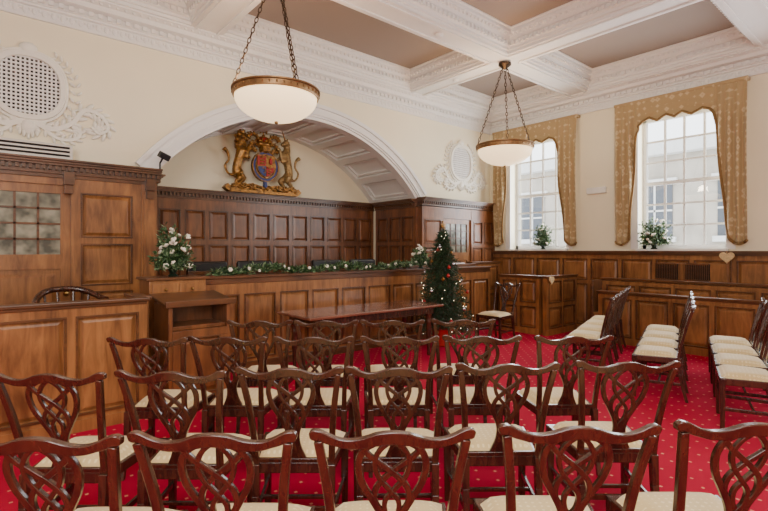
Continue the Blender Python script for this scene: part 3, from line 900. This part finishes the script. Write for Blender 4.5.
arrangement((-7.30, -1.1, 1.25), .64, .26, "tall arrangement of ivory flowers and greenery on the oak cabinet", 26, .12, nl=120)
arrangement((.02, -1.34, WZ0+.006), .60, .24, "ivory flowers and greenery on the window sill", 18, .12, "window sill flowers", 100)
arrangement((.0, -3.50, WZ0+.006), .60, .29, "ivory flowers and greenery on the window sill", 24, .12, "window sill flowers", 130)
arrangement((-3.0, -.76, 1.225), .46, .17, "ivory flowers and trailing greenery on the bench top", 14, .1, None, 80)
mb = MB()
for k in range(2500):
    x = random.uniform(-6.75, -3.25); th = random.uniform(0, 2*math.pi); rr = random.uniform(0, .055)
    z = 1.27+.025*math.sin(x*5)+rr*math.sin(th)+.012*math.sin(x*17); y = -.80+rr*1.3*math.cos(th)
    leafquad(mb, (x, y, max(z, 1.235)), Vector((random.uniform(-1, 1), random.uniform(-.8, .4), random.uniform(-.1, .8))), random.uniform(.05, .09), .026, random.choice([0, 0, 1]))
e = mb.obj("garland", [M_LEAF, M_LEAFL], recalc=False); tag(e, "green foliage garland with ivory roses along the bench top", "garland")
b0 = None
for k in range(14):
    if b0 is None: o = b0 = blossom_mesh().obj("blossom", M_PETAL, parent=e, smooth=60)
    else: o = b0.copy(); COL.objects.link(o); o.parent = e
    o.location = (-6.6+k*.25+random.uniform(-.12, .12), -.86+random.uniform(-.02, .03), 1.285+random.uniform(-.01, .04)); o.rotation_euler = (1.2, 0, random.uniform(-1, 1))
    s = random.uniform(.55, .95); o.scale = (s, s, s)

# ------------------------------------------------------------------ christmas tree
TX, TY, TRR = -3.235, -1.50, .52
e = empty("christmas_tree", (TX, TY, 0)); tag(e, "decorated green fir christmas tree with silver baubles and lights", "christmas tree")
mb = MB(); mb.lathe([(.13, 0), (.15, .02), (.17, .26), (.18, .28), (.15, .28), (.14, .24), (0, .24)], 24); mb.obj("pot", M_RED, parent=e, smooth=40)
mb = MB(); mb.tube([(0, 0, .24), (0, 0, 1.0), (0, 0, 1.88)], [.03, .02, .006], 8); mb.obj("trunk", M_OAKD, parent=e)
mb = MB(); tips = []
for k in range(260):
    t = (k+.5)/260; z = .30+1.52*t; R = TRR*(1-t)**.8+.03
    a = k*2.39996; R *= random.uniform(.72, 1.08)
    base = Vector((0, 0, z+.05)); tip = Vector((R*math.cos(a), R*math.sin(a), z-.10*(1-t)+.03))
    mb.tube([base, tip], [.006, .002], 4, 1); tips.append(tip)
    n = int(14+46*R/TRR)
    d = (tip-base).normalized()
    for q in range(n):
        p = base.lerp(tip, .15+.85*q/n)
        leafquad(mb, p, rdir(.05)+d*.7, random.uniform(.045, .09), .014)
for q in range(40): leafquad(mb, (0, 0, random.uniform(1.8, 1.92)), rdir(.8), .07, .012)
mb.obj("foliage", [M_NEEDLE, M_OAKD], parent=e, recalc=False)
mb = MB(); pts = []
for i in range(10):
    a = math.pi/2+i*math.pi/5; r = .075 if i % 2 == 0 else .032; pts.append((r*math.cos(a), 1.95+r*math.sin(a)))
mb.poly(pts, -.012, .012); mb.obj("star_topper", M_GOLD, parent=e)
mb = MB()
for k in range(60):
    tp = random.choice(tips); mb.blob((tp.x*1.0, tp.y*1.0, tp.z+.01), .006, 5, 4)
o = mb.obj("fairy_lights", M_FAIRY, parent=e); o["kind"] = "stuff"
for k in range(32):
    tp = tips[int(5+k*7.3) % len(tips)]
    mt = (M_SILVER, M_GOLD, M_RED)[k % 3]
    mb = MB(); mb.blob((0, 0, 0), .028, 12, 8); mb.lathe([(.008, .025), (.008, .038), (0, .038)], 8)
    o = mb.obj("bauble", mt, loc=(TX+tp.x*1.02, TY+tp.y*1.02, tp.z-.03), smooth=60)
    tag(o, ("shiny silver", "shiny gold", "glossy red")[k % 3]+" bauble hanging on the christmas tree", "bauble", "christmas tree baubles")

# ------------------------------------------------------------------ royal arms carving
e = empty("coat_of_arms", (-5.03, RD-.18, PZ+.001)); tag(e, "gilded carved royal coat of arms with lion and unicorn", "coat of arms")
e.scale = (1.16, 1.15, 1.06)
mb = MB()
P = catmull([(-.62, .10), (-.54, .04), (-.40, .07), (-.22, .12), (0, .08), (.22, .12), (.40, .07), (.54, .04), (.62, .10)], 5)
mb.ribbon([(p.x, p.y) for p in P], .08, -.06, .06)
mb.box(-.56, .56, -.07, .09, 0, .05)
for k in range(22):
    x = -.52+k*.05; mb.blob((x, -.05, .09+.03*math.sin(k*1.7)), (.04, .035, .025), 8, 5, rot=Euler((0, random.uniform(-1, 1), 0)))
for sg in (-1, 1):
    for q in range(3):
        P = scroll(sg*(.22+.13*q), .13, .05, 1.2, 0 if sg > 0 else math.pi, -sg, 18, .8)
        mb.ribbon(P, .014, -.09, -.03)
mb.obj("compartment", M_GOLD, parent=e, smooth=60)
def shield_pts(w, h, cz):
    return [(-w, cz+h*.55), (-w*.5, cz+h*.6), (0, cz+h*.55), (w*.5, cz+h*.6), (w, cz+h*.55), (w, cz+.0), (w*.85, cz-h*.25), (w*.5, cz-h*.48), (0, cz-h*.62), (-w*.5, cz-h*.48), (-w*.85, cz-h*.25), (-w, cz)]
mb = MB(); SC = .47
mb.poly(shield_pts(.155, .32, SC), -.09, 0, 0)
mb.poly([(-.145, SC+.005), (-.005, SC+.005), (-.005, SC+.165), (-.145, SC+.165)], -.10, -.09, 1)
mb.poly([(.005, SC-.005), (.135, SC-.02), (.12, SC-.09), (.07, SC-.15), (.005, SC-.18)], -.10, -.09, 1)
mb.poly([(-.005, SC-.005), (-.135, SC-.02), (-.12, SC-.09), (-.07, SC-.15), (-.005, SC-.18)], -.10, -.09, 2)
for q in range(3):
    mb.blob((-.075, -.11, SC+.14-.05*q), (.045, .012, .016), 8, 5)
    mb.blob((.05, -.11, SC-.03-.045*q), (.036, .012, .013), 8, 5)
mb.blob((.075, -.105, SC+.085), (.03, .012, .06), 8, 5, mi=1)
P = scroll(-.06, SC-.08, .045, .5, -1.2, 1, 10, .1); mb.ribbon(P, .012, -.115, -.1)
mb.obj("shield", [M_GOLD, M_RED, M_BLUE], parent=e, smooth=30)
mb = MB(); ring = [(.19*math.cos(2*math.pi*i/36), SC-.005+.225*math.sin(2*math.pi*i/36)) for i in range(36)]
mb.ribbon(ring, .045, -.075, -.02, 0, closed=True)
mb.ribbon([(x*1.13, SC+(z-SC)*1.11) for x, z in ring], .012, -.085, -.02, 1, closed=True)
mb.ribbon([(x*.87, SC+(z-SC)*.9) for x, z in ring], .012, -.085, -.02, 1, closed=True)
mb.poly([(-.02, SC-.25), (.02, SC-.25), (.03, SC-.34), (0, SC-.37), (-.03, SC-.34)], -.08, -.03, 0)
mb.obj("garter", [M_BLUE, M_GOLD], parent=e)
mb = MB()
mb.blob((0, -.03, .76), (.09, .08, .09)); mb.box(-.06, .06, -.12, -.05, .72, .80)
mb.lathe([(.12, .82), (.13, .83), (.13, .87), (.12, .88)], 20, sy=.7)
for k in range(8):
    a = 2*math.pi*k/8; mb.blob((.125*math.cos(a), .09*math.sin(a), .90), (.025, .02, .03), 7, 5)
for a in (0, math.pi/3, 2*math.pi/3):
    mb.tube([(.12*math.cos(t)*math.cos(a), .085*math.cos(t)*math.sin(a), .88+.10*math.sin(t)) for t in [math.pi*i/10 for i in range(11)]], .012, 6)
mb.blob((0, 0, 1.0), .025); mb.blob((0, 0, .92), (.1, .07, .06), mi=1)
mb.box(-.006, .006, -.006, .006, 1.02, 1.06)
mb.obj("crown", [M_GOLD, M_RED], parent=e, smooth=50)
M_UNI = mat_plain("silvered_gilt", rgb(158, 130, 84), .4, .4, noise=.6, scale=24)
def beast(sg, unicorn):
    mb = MB()
    def T(pts, r):
        Q = [Vector((sg*(p[0]-.04), p[1], p[2])) for p in pts]
        n = len(Q); C = catmull(Q, 3); R = []
        for i in range(len(C)):
            t = i/3; k = min(int(t), n-2); f = t-k; R.append(1.12*(r[k]*(1-f)+r[k+1]*f))
        mb.tube(C, R, 8)
    T([(-.38, 0, .32), (-.40, -.01, .42), (-.37, -.02, .56), (-.32, -.02, .68), (-.34, -.02, .76)], [.08, .06, .06, .09, .065])
    T([(-.335, -.02, .72), (-.36, -.02, .82), (-.34, -.03, .90)], [.07, .05, .045])
    mb.blob((sg*-.37, -.04, .93), (.07, .06, .065) if not unicorn else (.05, .04, .055))
    T([(-.33, -.05, .92), (-.27, -.06, .89), (-.24, -.06, .875)], [.05, .034, .028])
    for dy in (-.05, .04):
        T([(-.34, dy, .70), (-.27, dy, .63+dy), (-.21, dy, .70-dy*2), (-.17, dy, .68-dy*2)], [.042, .028, .022, .028])
        T([(-.39, dy, .32), (-.31+dy, dy, .25), (-.38+dy, dy, .16), (-.30+dy, dy, .11)], [.07, .042, .024, .03])
    T([(-.44, 0, .28), (-.53, 0, .30), (-.58, 0, .42), (-.52, 0, .52), (-.54, 0, .64), (-.60, 0, .70)], [.022, .015, .015, .015, .022, .034])
    if unicorn:
        for q in range(8): mb.blob((sg*(-.43-.012*(q % 2)), 0, .95-.035*q), (.028, .02, .03))
        T([(-.36, -.02, .97), (-.37, -.02, 1.01)], [.02, .01])
    else:
        for q in range(22):
            a = q*2.4; mb.blob((sg*(-.385+.075*math.cos(a)), -.02+.05*math.sin(a), .74+.011*q), (.026, .026, .036))
    o = mb.obj("unicorn" if unicorn else "lion", M_UNI if unicorn else M_GOLD, parent=e, smooth=60)
    rm = o.modifiers.new("fuse", 'REMESH'); rm.mode = 'VOXEL'; rm.voxel_size = .009; rm.use_smooth_shade = True
    mb = MB()
    if unicorn: mb.tube([(sg*-.35, -.05, .97), (sg*-.28, -.06, 1.16)], [.014, .003], 8); mb.obj("horn", M_GOLD, parent=e)
    else:
        mb.lathe([(.05, 0), (.055, .03), (.045, .035)], 12, c=(sg*-.38, -.03, .98))
        for k in range(6): mb.blob((sg*-.38+.05*math.cos(k), -.03+.05*math.sin(k), 1.025), .016, 6, 4)
        mb.obj("small_crown", M_GOLD, parent=e)
beast(1, False); beast(-1, True)
mb = MB()
for sg in (-1, 1):
    for P in ([(sg*.06, .80), (sg*.15, .88), (sg*.23, .82), (sg*.20, .76)], [(sg*.05, .88), (sg*.14, 1.0), (sg*.23, 1.0), (sg*.26, .93)], [(sg*.13, .72), (sg*.2, .78), (sg*.26, .74)]):
        Q = catmull(P, 5); mb.ribbon([(p.x, p.y) for p in Q], .03, -.03, .02); leafy(mb, [(p.x, p.y) for p in Q], .028, every=2)
mb.blob((0, 0, 1.10), (.075, .035, .045)); mb.blob((-.06, -.02, 1.15), (.035, .03, .035)); mb.tube([(.06, 0, 1.1), (.11, 0, 1.14), (.08, 0, 1.19)], .01, 6)
for dx in (-.05, .05): mb.tube([(dx, 0, 1.09), (dx, 0, 1.04)], .014, 6)
mb.obj("mantling", M_GOLD, parent=e, smooth=60)

# ------------------------------------------------------------------ outside
mb = MB()
mb.box(9, 14, -34, 8, -6, 5.2)
for k in range(17):
    y = -32+k*2.4
    for z in (-3.6, -.8, 2.0):
        mb.box(8.96, 9.0, y, y+1.1, z, z+1.8, 1)
        mb.box(8.86, 9.0, y-.12, y+1.22, z-.18, z, 2); mb.box(8.88, 9.0, y-.15, y+1.25, z+1.8, z+2.0, 2)
        mb.box(8.93, 8.96, y+.52, y+.58, z, z+1.8, 2); mb.box(8.93, 8.96, y, y+1.1, z+.87, z+.93, 2)
mb.box(8.6, 9, -34, 8, 4.8, 5.2, 2); mb.box(8.8, 9, -34, 8, 1.3, 1.5, 2)
mb.box(9.5, 13, -20, -17.6, 5.2, 6.8); mb.box(9.5, 13, -8, -6.6, 5.2, 6.6)
o = mb.obj("town_building", [M_STONE, M_SLATE, M_FRAMEW]); tag(o, "pale stone building with sash windows seen through the glass", "building")

# ------------------------------------------------------------------ lights, world, camera
w = bpy.data.worlds.new("World"); sc.world = w; w.use_nodes = True
bg = w.node_tree.nodes["Background"]; bg.inputs[0].default_value = (.90, .95, 1.0, 1); bg.inputs[1].default_value = 5.0
def area(name, loc, rot, sx, sy, en, col):
    l = bpy.data.lights.new(name, 'AREA'); l.shape = 'RECTANGLE'; l.size = sx; l.size_y = sy; l.energy = en; l.color = col
    o = bpy.data.objects.new(name, l); COL.objects.link(o); o.location = loc; o.rotation_euler = rot; return o
area("rear_window_fill", (-10.6, -9.2, 3.0), (math.radians(80), 0, math.radians(-38)), 4.0, 2.6, 430, (1, .97, .95))  # main fill added behind the camera, standing in for unseen rear windows
area("side_daylight", (-.1, -7.4, 2.7), (math.radians(90), 0, math.radians(90)), 2.4, 2.2, 150, (.94, .97, 1))
area("ceiling_fill", (-8.0, -6.2, 4.4), (0, 0, 0), 3.0, 3.0, 150, (1, .95, .89))  # added overhead fill lamp; no ceiling fixture modelled here
for c in (-1.22, -3.9):
    area("window_daylight", (.18, c, 2.75), (math.radians(90), 0, math.radians(90)), 1.2, 2.1, 75, (.92, .96, 1))

cam = bpy.data.cameras.new("camera"); co = bpy.data.objects.new("camera", cam); COL.objects.link(co)
co.location = (-9.0, -6.79, 1.55); co.rotation_euler = (math.radians(90), 0, TH)
cam.sensor_width = 36; cam.lens = 478/768*36; cam.shift_y = -5.5/768; cam.clip_start = .02
sc.camera = co
